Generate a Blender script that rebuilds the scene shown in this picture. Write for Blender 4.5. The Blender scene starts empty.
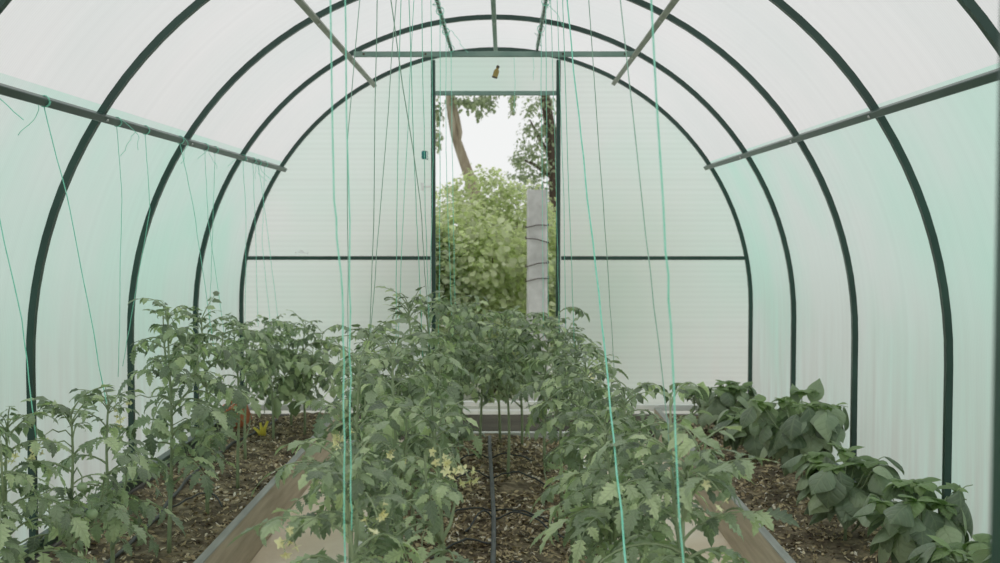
import bpy, math, random
from mathutils import Vector, Matrix, noise, Euler

scene = bpy.context.scene
COL = scene.collection
PI = math.pi
V = Vector
rnd = random.Random(7)

# ------------------------------------------------------------------ camera
FPX = 1143.0
CAM = V((0.05, 0.0, 1.035))
PITCH = math.atan(49.5 / FPX)
YAW = math.atan(4.3 / FPX)
cd = bpy.data.cameras.new('camera')
cam = bpy.data.objects.new('camera', cd)
COL.objects.link(cam)
cam.location = CAM
cam.rotation_euler = (PI / 2 - PITCH, 0, YAW)
cd.sensor_width = 36
cd.lens = 36 * FPX / 1000
cd.clip_start = 0.05
cd.clip_end = 300
cd.dof.use_dof = True
cd.dof.focus_distance = 3.2
cd.dof.aperture_fstop = 7.0
scene.camera = cam
RC = Euler((PI / 2 - PITCH, 0, YAW)).to_matrix()


def at(px, py, y):
    """world point on the plane Y=y seen at this pixel"""
    d = RC @ V(((px - 500) / FPX, -(py - 281.5) / FPX, -1))
    return CAM + d * (y / d.y)


def proj(p):
    q = RC.transposed() @ (V(p) - CAM)
    return (500 + FPX * q.x / -q.z, 281.5 - FPX * q.y / -q.z)


# ------------------------------------------------------------------ view / world
scene.view_settings.view_transform = 'Standard'
scene.view_settings.look = 'None'
scene.view_settings.gamma = 1
scene.view_settings.use_curve_mapping = False
scene.view_settings.exposure = 0.16
w = bpy.data.worlds.new('world')
scene.world = w
w.use_nodes = True
bg = w.node_tree.nodes['Background']
bg.inputs[0].default_value = (0.80, 0.81, 0.805, 1)
bg.inputs[1].default_value = 1.0
try:
    scene.cycles.max_bounces = 10
    scene.cycles.diffuse_bounces = 7
    scene.cycles.transmission_bounces = 6
    scene.cycles.use_denoising = True
except Exception:
    pass


# ------------------------------------------------------------------ materials
def new_mat(name):
    m = bpy.data.materials.new(name)
    m.use_nodes = True
    return m, m.node_tree.nodes, m.node_tree.links


def ramp(n, stops):
    r = n.new('ShaderNodeValToRGB')
    while len(r.color_ramp.elements) < len(stops):
        r.color_ramp.elements.new(0.5)
    for e, (p, c) in zip(r.color_ramp.elements, stops):
        e.position = p
        e.color = (*c, 1)
    return r


def mat_noise(name, stops, scale=8, rough=0.6, detail=4, bump=0.0, bump_scale=None, metallic=0, stretch=(1, 1, 1), spec=0.5):
    m, n, l = new_mat(name)
    b = n['Principled BSDF']
    tc = n.new('ShaderNodeTexCoord')
    mp = n.new('ShaderNodeMapping')
    mp.inputs['Scale'].default_value = stretch
    nt = n.new('ShaderNodeTexNoise')
    nt.inputs['Scale'].default_value = scale
    nt.inputs['Detail'].default_value = detail
    r = ramp(n, stops)
    l.new(tc.outputs['Object'], mp.inputs[0])
    l.new(mp.outputs[0], nt.inputs['Vector'])
    l.new(nt.outputs['Fac'], r.inputs[0])
    l.new(r.outputs[0], b.inputs['Base Color'])
    b.inputs['Roughness'].default_value = rough
    b.inputs['Metallic'].default_value = metallic
    b.inputs['Specular IOR Level'].default_value = spec
    if bump:
        n2 = n.new('ShaderNodeTexNoise')
        n2.inputs['Scale'].default_value = bump_scale or scale * 4
        n2.inputs['Detail'].default_value = 5
        l.new(mp.outputs[0], n2.inputs['Vector'])
        bp = n.new('ShaderNodeBump')
        bp.inputs['Strength'].default_value = bump
        bp.inputs['Distance'].default_value = 0.01
        l.new(n2.outputs['Fac'], bp.inputs['Height'])
        l.new(bp.outputs[0], b.inputs['Normal'])
    return m


def mat_leaf(name, dark, light, tip, scale=14, transl=0.19, rough=0.38, back=1.25, spec=0.9, veins=6.0, vein_col=(0.36, 0.44, 0.26)):
    """leaf: hue varies from leaf to leaf (mesh islands) and inside it; paler underside"""
    m, n, l = new_mat(name)
    b = n['Principled BSDF']
    out = n['Material Output']
    geo = n.new('ShaderNodeNewGeometry')
    tc = n.new('ShaderNodeTexCoord')
    nt = n.new('ShaderNodeTexNoise')
    nt.inputs['Scale'].default_value = scale
    nt.inputs['Detail'].default_value = 3
    l.new(tc.outputs['Object'], nt.inputs['Vector'])
    add = n.new('ShaderNodeMath'); add.operation = 'MULTIPLY_ADD'
    add.inputs[1].default_value = 0.75
    add.inputs[2].default_value = -0.1
    l.new(geo.outputs['Random Per Island'], add.inputs[0])
    ad2 = n.new('ShaderNodeMath'); ad2.operation = 'MULTIPLY_ADD'
    ad2.inputs[1].default_value = 0.45
    l.new(nt.outputs['Fac'], ad2.inputs[0])
    l.new(add.outputs[0], ad2.inputs[2])
    r = ramp(n, [(0.0, dark), (0.6, light), (1.0, tip)])
    l.new(ad2.outputs[0], r.inputs[0])
    mx = n.new('ShaderNodeMix'); mx.data_type = 'RGBA'; mx.blend_type = 'MULTIPLY'
    mx.inputs[0].default_value = 1
    l.new(r.outputs[0], mx.inputs[6])
    mc = n.new('ShaderNodeMix'); mc.data_type = 'RGBA'
    mc.inputs[6].default_value = (1, 1, 1, 1)
    mc.inputs[7].default_value = (back, back * 0.99, back * 1.1, 1)
    l.new(geo.outputs['Backfacing'], mc.inputs[0])
    l.new(mc.outputs[2], mx.inputs[7])
    l.new(mx.outputs[2], b.inputs['Base Color'])
    b.inputs['Roughness'].default_value = rough
    b.inputs['Specular IOR Level'].default_value = spec
    n3 = n.new('ShaderNodeTexNoise')
    n3.inputs['Scale'].default_value = 140
    l.new(tc.outputs['Object'], n3.inputs['Vector'])
    bp = n.new('ShaderNodeBump'); bp.inputs['Strength'].default_value = 0.5
    bp.inputs['Distance'].default_value = 0.004
    # veins: a midrib and slanting side veins
    at_ = n.new('ShaderNodeAttribute'); at_.attribute_name = 'leaf_uv'
    sp = n.new('ShaderNodeSeparateXYZ'); l.new(at_.outputs['Vector'], sp.inputs[0])
    def mth(op, a, b=None, c=None, clamp=False):
        q = n.new('ShaderNodeMath'); q.operation = op; q.use_clamp = clamp
        for k, v_ in enumerate((a, b, c)):
            if v_ is None: continue
            if isinstance(v_, (int, float)): q.inputs[k].default_value = v_
            else: l.new(v_, q.inputs[k])
        return q.outputs[0]
    av = mth('ABSOLUTE', sp.outputs['Y'])
    lat = mth('SINE', mth('MULTIPLY', mth('SUBTRACT', sp.outputs['X'], mth('MULTIPLY', av, 0.55)), veins * 6.283))
    lat = mth('POWER', mth('MULTIPLY_ADD', lat, 0.5, 0.5), 5.0)
    mid = mth('SUBTRACT', 1.0, mth('MULTIPLY', av, 28.0), None, True)
    vein = mth('MULTIPLY', mth('MAXIMUM', mth('MULTIPLY', lat, 0.6), mid), sp.outputs['Z'], None, True)
    hgt = mth('SUBTRACT', mth('MULTIPLY', n3.outputs['Fac'], 0.5), vein)
    l.new(hgt, bp.inputs['Height'])
    vx = n.new('ShaderNodeMix'); vx.data_type = 'RGBA'
    vx.inputs[7].default_value = (*vein_col, 1)
    l.new(mth('MULTIPLY', vein, 0.42), vx.inputs[0])
    l.new(mx.outputs[2], vx.inputs[6]); l.new(vx.outputs[2], b.inputs['Base Color'])
    l.new(bp.outputs[0], b.inputs['Normal'])
    t = n.new('ShaderNodeBsdfTranslucent')
    tm = n.new('ShaderNodeMix'); tm.data_type = 'RGBA'; tm.blend_type = 'MULTIPLY'
    tm.inputs[0].default_value = 1
    tm.inputs[7].default_value = (1.15, 1.35, 0.8, 1)
    l.new(r.outputs[0], tm.inputs[6])
    l.new(tm.outputs[2], t.inputs[0])
    ms = n.new('ShaderNodeMixShader'); ms.inputs[0].default_value = transl
    l.new(b.outputs[0], ms.inputs[1]); l.new(t.outputs[0], ms.inputs[2])
    l.new(ms.outputs[0], out.inputs[0])
    return m


def mat_panel(name, base, tint, dirt_shade, axis, rib=0.012, dirt_shade_top=0.75, dirt_shade_amt=0.8, clear=0.0):
    """twin-wall polycarbonate: milky, ribbed, with splashed dust, plus outside shade and greenery put into the colour"""
    m, n, l = new_mat(name)
    out = n['Material Output']
    b = n['Principled BSDF']
    tc = n.new('ShaderNodeTexCoord')
    sep = n.new('ShaderNodeSeparateXYZ')
    l.new(tc.outputs['Object'], sep.inputs[0])
    # cloudy mint tint: blurred greenery outside, put into the colour
    n1 = n.new('ShaderNodeTexNoise'); n1.inputs['Scale'].default_value = 1.1; n1.inputs['Detail'].default_value = 3
    l.new(tc.outputs['Object'], n1.inputs['Vector'])
    r1 = ramp(n, [(0.35, base), (0.68, tint)])
    l.new(n1.outputs['Fac'], r1.inputs[0])
    # splashed dust and painted-in shade of plants outside: streaky, ragged edge
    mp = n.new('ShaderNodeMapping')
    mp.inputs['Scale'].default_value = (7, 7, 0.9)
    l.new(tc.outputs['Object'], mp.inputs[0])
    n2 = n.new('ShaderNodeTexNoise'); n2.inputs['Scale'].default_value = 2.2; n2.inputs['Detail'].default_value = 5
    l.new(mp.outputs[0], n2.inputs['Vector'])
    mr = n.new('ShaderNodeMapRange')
    mr.inputs['From Min'].default_value = dirt_shade_top
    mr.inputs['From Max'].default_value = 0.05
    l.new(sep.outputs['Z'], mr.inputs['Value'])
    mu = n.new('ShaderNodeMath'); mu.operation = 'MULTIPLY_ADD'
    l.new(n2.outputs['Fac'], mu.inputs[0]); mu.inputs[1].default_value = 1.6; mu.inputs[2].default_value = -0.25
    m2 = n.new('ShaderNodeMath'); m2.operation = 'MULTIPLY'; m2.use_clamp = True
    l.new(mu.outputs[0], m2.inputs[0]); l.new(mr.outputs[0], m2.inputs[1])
    m3 = n.new('ShaderNodeMath'); m3.operation = 'MULTIPLY'; m3.inputs[1].default_value = dirt_shade_amt
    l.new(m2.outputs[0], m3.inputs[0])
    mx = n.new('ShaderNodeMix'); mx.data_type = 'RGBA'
    mx.inputs[7].default_value = (*dirt_shade, 1)
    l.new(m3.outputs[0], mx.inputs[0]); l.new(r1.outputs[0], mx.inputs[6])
    # ribs of the twin wall
    sc = n.new('ShaderNodeMath'); sc.operation = 'MULTIPLY'; sc.inputs[1].default_value = 2 * PI / rib
    l.new(sep.outputs[axis], sc.inputs[0])
    sn = n.new('ShaderNodeMath'); sn.operation = 'SINE'
    l.new(sc.outputs[0], sn.inputs[0])
    # uneven sheets: a slow irregular variation across the ribs
    cm = n.new('ShaderNodeCombineXYZ')
    l.new(sep.outputs[axis], cm.inputs[0])
    n5 = n.new('ShaderNodeTexNoise'); n5.inputs['Scale'].default_value = 22; n5.inputs['Detail'].default_value = 4
    l.new(cm.outputs[0], n5.inputs['Vector'])
    m4 = n.new('ShaderNodeMath'); m4.operation = 'MULTIPLY_ADD'; m4.inputs[1].default_value = 0.02; m4.inputs[2].default_value = 0.94
    l.new(sn.outputs[0], m4.inputs[0])
    m5 = n.new('ShaderNodeMath'); m5.operation = 'MULTIPLY_ADD'; m5.inputs[1].default_value = 0.12
    l.new(n5.outputs['Fac'], m5.inputs[0]); l.new(m4.outputs[0], m5.inputs[2])
    mm = n.new('ShaderNodeVectorMath'); mm.operation = 'SCALE'
    l.new(mx.outputs[2], mm.inputs[0]); l.new(m5.outputs[0], mm.inputs['Scale'])
    t = n.new('ShaderNodeBsdfTranslucent')
    l.new(mm.outputs[0], t.inputs[0])
    b.inputs['Roughness'].default_value = 0.35
    b.inputs['Base Color'].default_value = (0.75, 0.8, 0.78, 1)
    ms = n.new('ShaderNodeMixShader'); ms.inputs[0].default_value = 0.12
    l.new(b.outputs[0], ms.inputs[2])
    if clear:   # part of the light goes on forward, strongly blurred by the ribs
        rf = n.new('ShaderNodeBsdfRefraction')
        rf.inputs['Roughness'].default_value = 0.75
        rf.inputs['IOR'].default_value = 1.25
        l.new(mm.outputs[0], rf.inputs[0])
        m2_ = n.new('ShaderNodeMixShader'); m2_.inputs[0].default_value = clear
        l.new(t.outputs[0], m2_.inputs[1]); l.new(rf.outputs[0], m2_.inputs[2])
        l.new(m2_.outputs[0], ms.inputs[1])
        ms.inputs[0].default_value = 0.07
    else:
        l.new(t.outputs[0], ms.inputs[1])
    l.new(ms.outputs[0], out.inputs[0])
    return m


M = {}
M['panel_roof'] = mat_panel('panel_roof', (0.95, 0.935, 0.935), (0.89, 0.905, 0.90), (0.8, 0.8, 0.78), 'Y')
M['panel_side'] = mat_panel('panel_side', (0.79, 0.875, 0.84), (0.64, 0.90, 0.795), (0.585, 0.585, 0.54), 'Y', dirt_shade_top=0.9, dirt_shade_amt=1.0)  # side wall colours darkened to hold the shade of plants outside
M['panel_end'] = mat_panel('panel_end', (0.96, 1.0, 0.98), (0.84, 1.0, 0.93), (0.96, 0.94, 0.92), 'Z', rib=0.03, dirt_shade_amt=0.7, clear=0.35)
M['steel'] = mat_noise('green_paint', [(0.3, (0.014, 0.045, 0.034)), (0.7, (0.028, 0.075, 0.058))], 6, 0.3)
M['steel_pale'] = mat_noise('galvanised', [(0.3, (0.25, 0.27, 0.22)), (0.7, (0.36, 0.38, 0.32))], 9, 0.5, metallic=0.3)
M['steel_teal'] = mat_noise('pale_green_paint', [(0.3, (0.16, 0.27, 0.23)), (0.7, (0.24, 0.35, 0.30))], 9, 0.45)
M['white'] = mat_noise('white_plastic', [(0.3, (0.86, 0.87, 0.86)), (0.7, (0.93, 0.93, 0.92))], 5, 0.4)
M['screw'] = mat_noise('zinc_screw', [(0.3, (0.5, 0.5, 0.5)), (0.7, (0.7, 0.7, 0.7))], 5, 0.3, metallic=0.8)
M['board'] = mat_noise('weathered_board', [(0.25, (0.36, 0.30, 0.22)), (0.55, (0.49, 0.42, 0.32)), (0.8, (0.59, 0.52, 0.41))], 3, 0.75, 6, 0.3, 20, stretch=(8, 1, 14))
M['board_edge'] = mat_noise('grey_board_edge', [(0.3, (0.30, 0.31, 0.29)), (0.7, (0.46, 0.47, 0.44))], 4, 0.7, 6, 0.3, 20, stretch=(8, 1, 8))
M['sheet_board'] = mat_noise('pale_board', [(0.3, (0.55, 0.55, 0.53)), (0.7, (0.75, 0.75, 0.73))], 5, 0.6, 5, 0.2, 30)
M['foundation'] = mat_noise('foundation_board', [(0.3, (0.10, 0.10, 0.09)), (0.7, (0.19, 0.18, 0.16))], 4, 0.8, 6, 0.3, 20, stretch=(1, 1, 8))
M['path'] = mat_noise('sand_path', [(0.3, (0.80, 0.69, 0.53)), (0.5, (0.90, 0.80, 0.65)), (0.75, (0.94, 0.87, 0.75))], 3.0, 0.9, 8, 0.4, 60)
M['soil'] = mat_noise('soil', [(0.3, (0.05, 0.038, 0.024)), (0.5, (0.17, 0.135, 0.085)), (0.7, (0.40, 0.33, 0.21))], 16, 0.95, 8, 0.9, 70)
M['bounce_ground'] = mat_noise('pale_bounce_ground', [(0.3, (0.52, 0.52, 0.46)), (0.7, (0.64, 0.64, 0.57))], 1.5, 0.95, 8, 0.5, 20)  # unseen outside ground, paled to throw more light onto the walls
M['twine'] = mat_noise('mint_twine', [(0.3, (0.20, 0.74, 0.53)), (0.7, (0.38, 0.88, 0.70))], 40, 0.5)
M['twine_old'] = mat_noise('faded_twine', [(0.3, (0.28, 0.52, 0.41)), (0.7, (0.42, 0.66, 0.55))], 40, 0.6)
M['hose'] = mat_noise('black_hose', [(0.3, (0.03, 0.035, 0.035)), (0.7, (0.07, 0.08, 0.08))], 12, 0.45)
M['hose_dusty'] = mat_noise('dusty_hose', [(0.3, (0.09, 0.10, 0.105)), (0.7, (0.17, 0.18, 0.18))], 12, 0.6)
M['tomato_leaf'] = mat_leaf('tomato_leaf', (0.04, 0.075, 0.038), (0.33, 0.43, 0.25), (0.66, 0.78, 0.42), back=1.4)
M['tomato_stem'] = mat_noise('tomato_stem', [(0.3, (0.24, 0.31, 0.17)), (0.7, (0.36, 0.44, 0.26))], 20, 0.6)
M['pepper_leaf'] = mat_leaf('pepper_leaf', (0.08, 0.12, 0.07), (0.31, 0.39, 0.26), (0.55, 0.64, 0.40), 10, 0.2, 0.38, 1.5, 0.55, veins=5.0)
M['pepper_young'] = mat_leaf('pepper_young_leaf', (0.13, 0.20, 0.08), (0.27, 0.38, 0.17), (0.40, 0.52, 0.25), 10, 0.3, 0.42, 1.2, 0.5)
M['petal'] = mat_noise('yellow_petal', [(0.3, (0.74, 0.72, 0.30)), (0.7, (0.88, 0.88, 0.58))], 30, 0.5)
M['green_fruit'] = mat_noise('green_fruit', [(0.3, (0.26, 0.38, 0.19)), (0.7, (0.38, 0.50, 0.29))], 20, 0.3)
M['pot'] = mat_noise('orange_pot', [(0.3, (0.58, 0.16, 0.07)), (0.7, (0.80, 0.27, 0.14))], 9, 0.5)
M['yellow'] = mat_noise('yellow_plastic', [(0.3, (0.75, 0.60, 0.03)), (0.7, (0.9, 0.78, 0.12))], 9, 0.4)
M['amber'] = mat_noise('amber_bottle', [(0.3, (0.26, 0.19, 0.04)), (0.7, (0.42, 0.33, 0.10))], 30, 0.25)
M['cap'] = mat_noise('dark_cap', [(0.3, (0.05, 0.045, 0.03)), (0.7, (0.12, 0.10, 0.07))], 9, 0.5)
M['teal'] = mat_noise('teal_plastic', [(0.3, (0.01, 0.16, 0.16)), (0.7, (0.03, 0.26, 0.25))], 9, 0.4)
M['bark'] = mat_noise('bark', [(0.3, (0.18, 0.14, 0.095)), (0.5, (0.34, 0.29, 0.21)), (0.7, (0.48, 0.43, 0.34))], 5, 0.9, 8, 0.8, 14, stretch=(3, 3, 0.7))
M['bark_dark'] = mat_noise('dark_bark', [(0.3, (0.05, 0.035, 0.025)), (0.7, (0.14, 0.10, 0.075))], 5, 0.9, 8, 0.8, 14, stretch=(3, 3, 0.7))
M['concrete'] = mat_noise('concrete_post', [(0.25, (0.42, 0.41, 0.39)), (0.5, (0.62, 0.61, 0.59)), (0.75, (0.8, 0.79, 0.77))], 7, 0.9, 8, 0.4, 40)
M['wire'] = mat_noise('rusty_wire', [(0.3, (0.05, 0.04, 0.035)), (0.7, (0.14, 0.11, 0.09))], 20, 0.6)
M['hedge_a'] = mat_leaf('bramble_leaf', (0.27, 0.31, 0.20), (0.54, 0.58, 0.42), (0.76, 0.79, 0.64), 2, 0.4, 0.5)
M['hedge_b'] = mat_leaf('shrub_leaf', (0.38, 0.40, 0.26), (0.66, 0.68, 0.48), (0.85, 0.87, 0.68), 2, 0.45, 0.5)
M['tree_leaf'] = mat_leaf('tree_leaf', (0.16, 0.21, 0.12), (0.32, 0.38, 0.24), (0.48, 0.54, 0.34), 2, 0.3, 0.5)
def mat_chips(name, stops):
    m, n, l = new_mat(name)
    b = n['Principled BSDF']
    geo = n.new('ShaderNodeNewGeometry')
    r = ramp(n, stops)
    l.new(geo.outputs['Random Per Island'], r.inputs[0])
    l.new(r.outputs[0], b.inputs['Base Color'])
    b.inputs['Roughness'].default_value = 0.85
    return m
M['chips'] = mat_chips('mulch_flakes', [(0, (0.05, 0.04, 0.025)), (0.45, (0.36, 0.28, 0.16)), (0.85, (0.66, 0.54, 0.33)), (1, (0.85, 0.80, 0.70))])


# ------------------------------------------------------------------ mesh builder
class MB:
    def __init__(s):
        s.v = []; s.f = []; s.m = []; s.sm = []; s.uv = {}

    def add(s, vs, fs, mi=0, smooth=True, uv=None):
        o = len(s.v)
        if uv: s.uv[o] = uv
        s.v.extend(vs)
        for f in fs:
            s.f.append(tuple(i + o for i in f)); s.m.append(mi); s.sm.append(smooth)

    def box(s, c, size, mi=0, rot=None, bev=0.0):
        x, y, z = [a / 2 for a in size]
        b = min(bev, x, y, z)
        R = rot or Matrix.Identity(3)
        c = V(c)
        if b <= 0:
            vs = [V((i, j, k)) for i in (-x, x) for j in (-y, y) for k in (-z, z)]
            fs = [(0, 1, 3, 2), (4, 6, 7, 5), (0, 4, 5, 1), (2, 3, 7, 6), (0, 2, 6, 4), (1, 5, 7, 3)]
            s.add([c + R @ v for v in vs], fs, mi, False)
            return
        # chamfered box
        vs = []; idx = {}
        for i in (-1, 1):
            for j in (-1, 1):
                for k in (-1, 1):
                    for a in range(3):
                        p = [i * (x - b), j * (y - b), k * (z - b)]
                        p[a] = (i, j, k)[a] * (x, y, z)[a]
                        idx[(i, j, k, a)] = len(vs); vs.append(V(p))
        fs = []
        for a in range(3):
            u, w_ = [q for q in range(3) if q != a]
            for sg in (-1, 1):
                q = []
                for (p, r_) in ((-1, -1), (1, -1), (1, 1), (-1, 1)):
                    k = [0, 0, 0]; k[a] = sg; k[u] = p; k[w_] = r_
                    q.append(idx[(*k, a)])
                fs.append(tuple(q))
        for a in range(3):
            u, w_ = [q for q in range(3) if q != a]
            for p in (-1, 1):
                for r_ in (-1, 1):
                    k0 = [0, 0, 0]; k0[u] = p; k0[w_] = r_; k0[a] = -1
                    k1 = list(k0); k1[a] = 1
                    fs.append((idx[(*k0, u)], idx[(*k1, u)], idx[(*k1, w_)], idx[(*k0, w_)]))
        for i in (-1, 1):
            for j in (-1, 1):
                for k in (-1, 1):
                    fs.append(tuple(idx[(i, j, k, a)] for a in range(3)))
        s.add([c + R @ v for v in vs], fs, mi, False)

    def tube(s, pts, rad, n=6, mi=0, cap=True, ref=None, square=False, smooth=True):
        pts = [V(p) for p in pts]
        k = len(pts)
        rads = rad if isinstance(rad, (list, tuple)) else [rad] * k
        t0 = (pts[1] - pts[0]).normalized()
        r = V(ref) if ref else (V((1, 0, 0)) if abs(t0.x) < 0.8 else V((0, 1, 0)))
        vs = []; fs = []
        for i in range(k):
            t = (pts[min(i + 1, k - 1)] - pts[max(i - 1, 0)])
            if t.length < 1e-9: t = V((0, 0, 1))
            t.normalize()
            r = r - t * r.dot(t)
            if r.length < 1e-6: r = t.orthogonal()
            r.normalize()
            b = t.cross(r)
            for j in range(n):
                a = 2 * PI * j / n + (PI / 4 if square else 0)
                q = rads[i] * (1.4142 if square else 1)
                vs.append(pts[i] + r * (math.cos(a) * q) + b * (math.sin(a) * q))
        for i in range(k - 1):
            for j in range(n):
                j2 = (j + 1) % n
                fs.append((i * n + j, i * n + j2, (i + 1) * n + j2, (i + 1) * n + j))
        if cap:
            fs.append(tuple(range(n - 1, -1, -1)))
            fs.append(tuple((k - 1) * n + j for j in range(n)))
        s.add(vs, fs, mi, smooth and not square)

    def lathe(s, prof, c=(0, 0, 0), R=None, n=20, mi=0, smooth=True):
        R = R or Matrix.Identity(3); c = V(c)
        vs = []; fs = []
        for (r, z) in prof:
            for j in range(n):
                a = 2 * PI * j / n
                vs.append(c + R @ V((r * math.cos(a), r * math.sin(a), z)))
        for i in range(len(prof) - 1):
            for j in range(n):
                j2 = (j + 1) % n
                fs.append((i * n + j, i * n + j2, (i + 1) * n + j2, (i + 1) * n + j))
        s.add(vs, fs, mi, smooth)

    def build(s, name, mats, parent=None, loc=None):
        me = bpy.data.meshes.new(name)
        me.from_pydata([tuple(v) for v in s.v], [], s.f)
        if not isinstance(mats, (list, tuple)): mats = [mats]
        for m in mats: me.materials.append(m)
        me.polygons.foreach_set('material_index', s.m)
        me.polygons.foreach_set('use_smooth', s.sm)
        if s.uv:
            at_ = me.attributes.new('leaf_uv', 'FLOAT_VECTOR', 'POINT')
            flat = [0.0] * (3 * len(s.v))
            for o_, uv in s.uv.items():
                for i, (a_, b_) in enumerate(uv):
                    flat[3 * (o_ + i)] = a_; flat[3 * (o_ + i) + 1] = b_; flat[3 * (o_ + i) + 2] = 1.0
            at_.data.foreach_set('vector', flat)
        me.update()
        o = bpy.data.objects.new(name, me)
        COL.objects.link(o)
        if parent: o.parent = parent
        if loc is not None: o.location = loc
        return o


def tag(o, label=None, cat=None, group=None, kind=None):
    if label: o['label'] = label
    if cat: o['category'] = cat
    if group: o['group'] = group
    if kind: o['kind'] = kind
    return o


def empty(name, loc):
    o = bpy.data.objects.new(name, None)
    o.empty_display_size = 0.1
    COL.objects.link(o)
    o.location = loc
    return o


# ------------------------------------------------------------------ greenhouse shell
R0, LEG = 1.5, 0.60
YB, YF = 6.72, 0.72            # far end, near end
FLOOR = -0.19


def arch_pts(r, y, a0=None, a1=None, n=40, legs=True, base=0.0):
    pts = []
    if legs: pts += [V((-r, y, base)), V((-r, y, 0.3)), V((-r, y, LEG - 0.03))]
    for i in range(n + 1):
        a = PI - PI * i / n
        pts.append(V((r * math.cos(a), y, LEG + r * math.sin(a))))
    if legs: pts += [V((r, y, LEG - 0.03)), V((r, y, 0.3)), V((r, y, base))]
    return pts


arch_labels = ['dark green steel arch framing the end wall, farthest of all',
               'dark green steel arch carrying the pale crossbar near the end wall',
               'dark green steel arch, third from the end wall',
               'thick dark green steel arch, fourth from the end wall',
               'dark green steel arch whose shoulder cuts the top corner of the picture',
               'dark green steel arch next to the entrance, out beyond the picture corners',
               'dark green steel arch of the entrance end standing in line with the near door post']
for k in range(7):
    y = YB - k
    mb = MB()
    mb.tube(arch_pts(R0, y, n=56), 0.0112, 4, square=True, ref=(0, 1, 0))
    o = mb.build('steel_arch', M['steel'])
    tag(o, arch_labels[k], 'arch', 'steel arches of the greenhouse')


def shell(name, a0, a1, leg_side, mat, nseg):
    """curved sheet outside the arches, between two angles (degrees from +X); a 6 mm sheet"""
    r = R0 + 0.016
    prof = []
    if leg_side == -1: prof += [(-r, 0.0), (-r, 0.3)]
    for i in range(nseg + 1):
        a = math.radians(a0 + (a1 - a0) * i / nseg)
        prof.append((r * math.cos(a), LEG + r * math.sin(a)))
    if leg_side == 1: prof += [(r, 0.3), (r, 0.0)]
    ys = [YF - 0.02 + (YB + 0.03 - YF + 0.02) * j / 24 for j in range(25)]
    vs = [V((x, y, z)) for y in ys for (x, z) in prof]
    n = len(prof)
    fs = [(j * n + i, j * n + i + 1, (j + 1) * n + i + 1, (j + 1) * n + i) for j in range(24) for i in range(n - 1)]
    mb = MB(); mb.add(vs, fs)
    o = mb.build(name, mat)
    tag(o, None, None, None, 'structure')
    return o


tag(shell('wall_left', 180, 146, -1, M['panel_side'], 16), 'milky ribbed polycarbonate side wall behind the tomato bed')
tag(shell('ceiling', 146, 34, 0, M['panel_roof'], 56), 'white translucent polycarbonate roof vault')
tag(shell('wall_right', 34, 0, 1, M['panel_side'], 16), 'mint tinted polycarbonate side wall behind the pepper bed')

# end wall sheet with the door opening cut out
DX, DZ = 0.354, 1.835
YW = YB + 0.02
r = R0 + 0.012


def arc_z(x): return LEG + math.sqrt(max(r * r - x * x, 0))


mb = MB()
for sgn in (-1, 1):
    xs = [DX + (r - DX) * math.sin(PI / 2 * i / 28) for i in range(29)]
    vs = []; fs = []
    for i, x in enumerate(xs):
        top = arc_z(x)
        for j in range(9):
            vs.append(V((sgn * x, YW, top * j / 8)))
    for i in range(28):
        for j in range(8):
            a, b_, c_, d_ = i * 9 + j, (i + 1) * 9 + j, (i + 1) * 9 + j + 1, i * 9 + j + 1
            fs.append((a, b_, c_, d_) if sgn < 0 else (d_, c_, b_, a))
    mb.add(vs, fs)
xs = [-DX + 2 * DX * i / 12 for i in range(13)]
vs = []; fs = []
for x in xs:
    vs += [V((x, YW, DZ)), V((x, YW, (DZ + arc_z(x)) / 2)), V((x, YW, arc_z(x)))]
for i in range(12):
    for j in range(2):
        fs.append((i * 3 + j, i * 3 + 3 + j, i * 3 + 4 + j, i * 3 + 1 + j))
mb.add(vs, fs)
tag(mb.build('wall_back', M['panel_end']), 'translucent end wall around the open doorway', None, None, 'structure')

# end wall framing
root = empty('end_door_frame', (0, YB, 0))
tag(root, 'dark green steel door frame standing open in the far end wall', 'door frame')
for x in (-DX - 0.012, DX + 0.012):
    mb = MB(); mb.box((x, 0, (arc_z(x) - 0.03) / 2), (0.025, 0.025, arc_z(x) - 0.03), bev=0.002)
    mb.build('jamb', M['steel'], root)
mb = MB(); mb.box((0, 0, DZ + 0.01), (2 * DX - 0.002, 0.025, 0.025), bev=0.002)
mb.build('header', M['steel_teal'], root)
mb = MB(); mb.box((0, 0, 0.022), (2 * DX - 0.002, 0.03, 0.03), bev=0.003)
mb.box((0, 0.0, -0.028), (2 * DX - 0.002, 0.05, 0.026), bev=0.003)
mb.build('sill', M['white'], root)
mb = MB(); mb.box((-DX - 0.05, -0.02, 1.30), (0.055, 0.012, 0.010), bev=0.002)
mb.box((-DX - 0.075, -0.022, 1.30), (0.014, 0.016, 0.045), bev=0.003)
tag(mb.build('latch', M['white'], root), 'small white door hook')
for (xa, xb, lab) in ((-1.478, -DX - 0.03, 'thin dark green rail across the end wall with a white scrap on it'),
                      (DX + 0.03, 1.478, 'thin dark green rail across the end wall on the pepper side')):
    mb = MB(); mb.box(((xa + xb) / 2, YB, 0.882), (xb - xa, 0.022, 0.022), bev=0.002)
    tag(mb.build('wall_rail', M['steel']), lab, 'rail', 'horizontal rails of the end wall')
mb = MB()
for sgn in (-1, 1):
    mb.box((sgn * (DX + 0.025 + (1.485 - DX - 0.025) / 2), YB - 0.004, 0.0), (1.485 - DX - 0.03, 0.03, 0.035), bev=0.003)
tag(mb.build('baseboard_back', M['white']), 'white base strip under the end wall', None, None, 'structure')
mb = MB(); mb.box((0, YB, -0.12), (3.04, 0.05, 0.155), bev=0.004)
tag(mb.build('trim_1', M['foundation']), 'grey foundation board under the end wall', None, None, 'structure')
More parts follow.
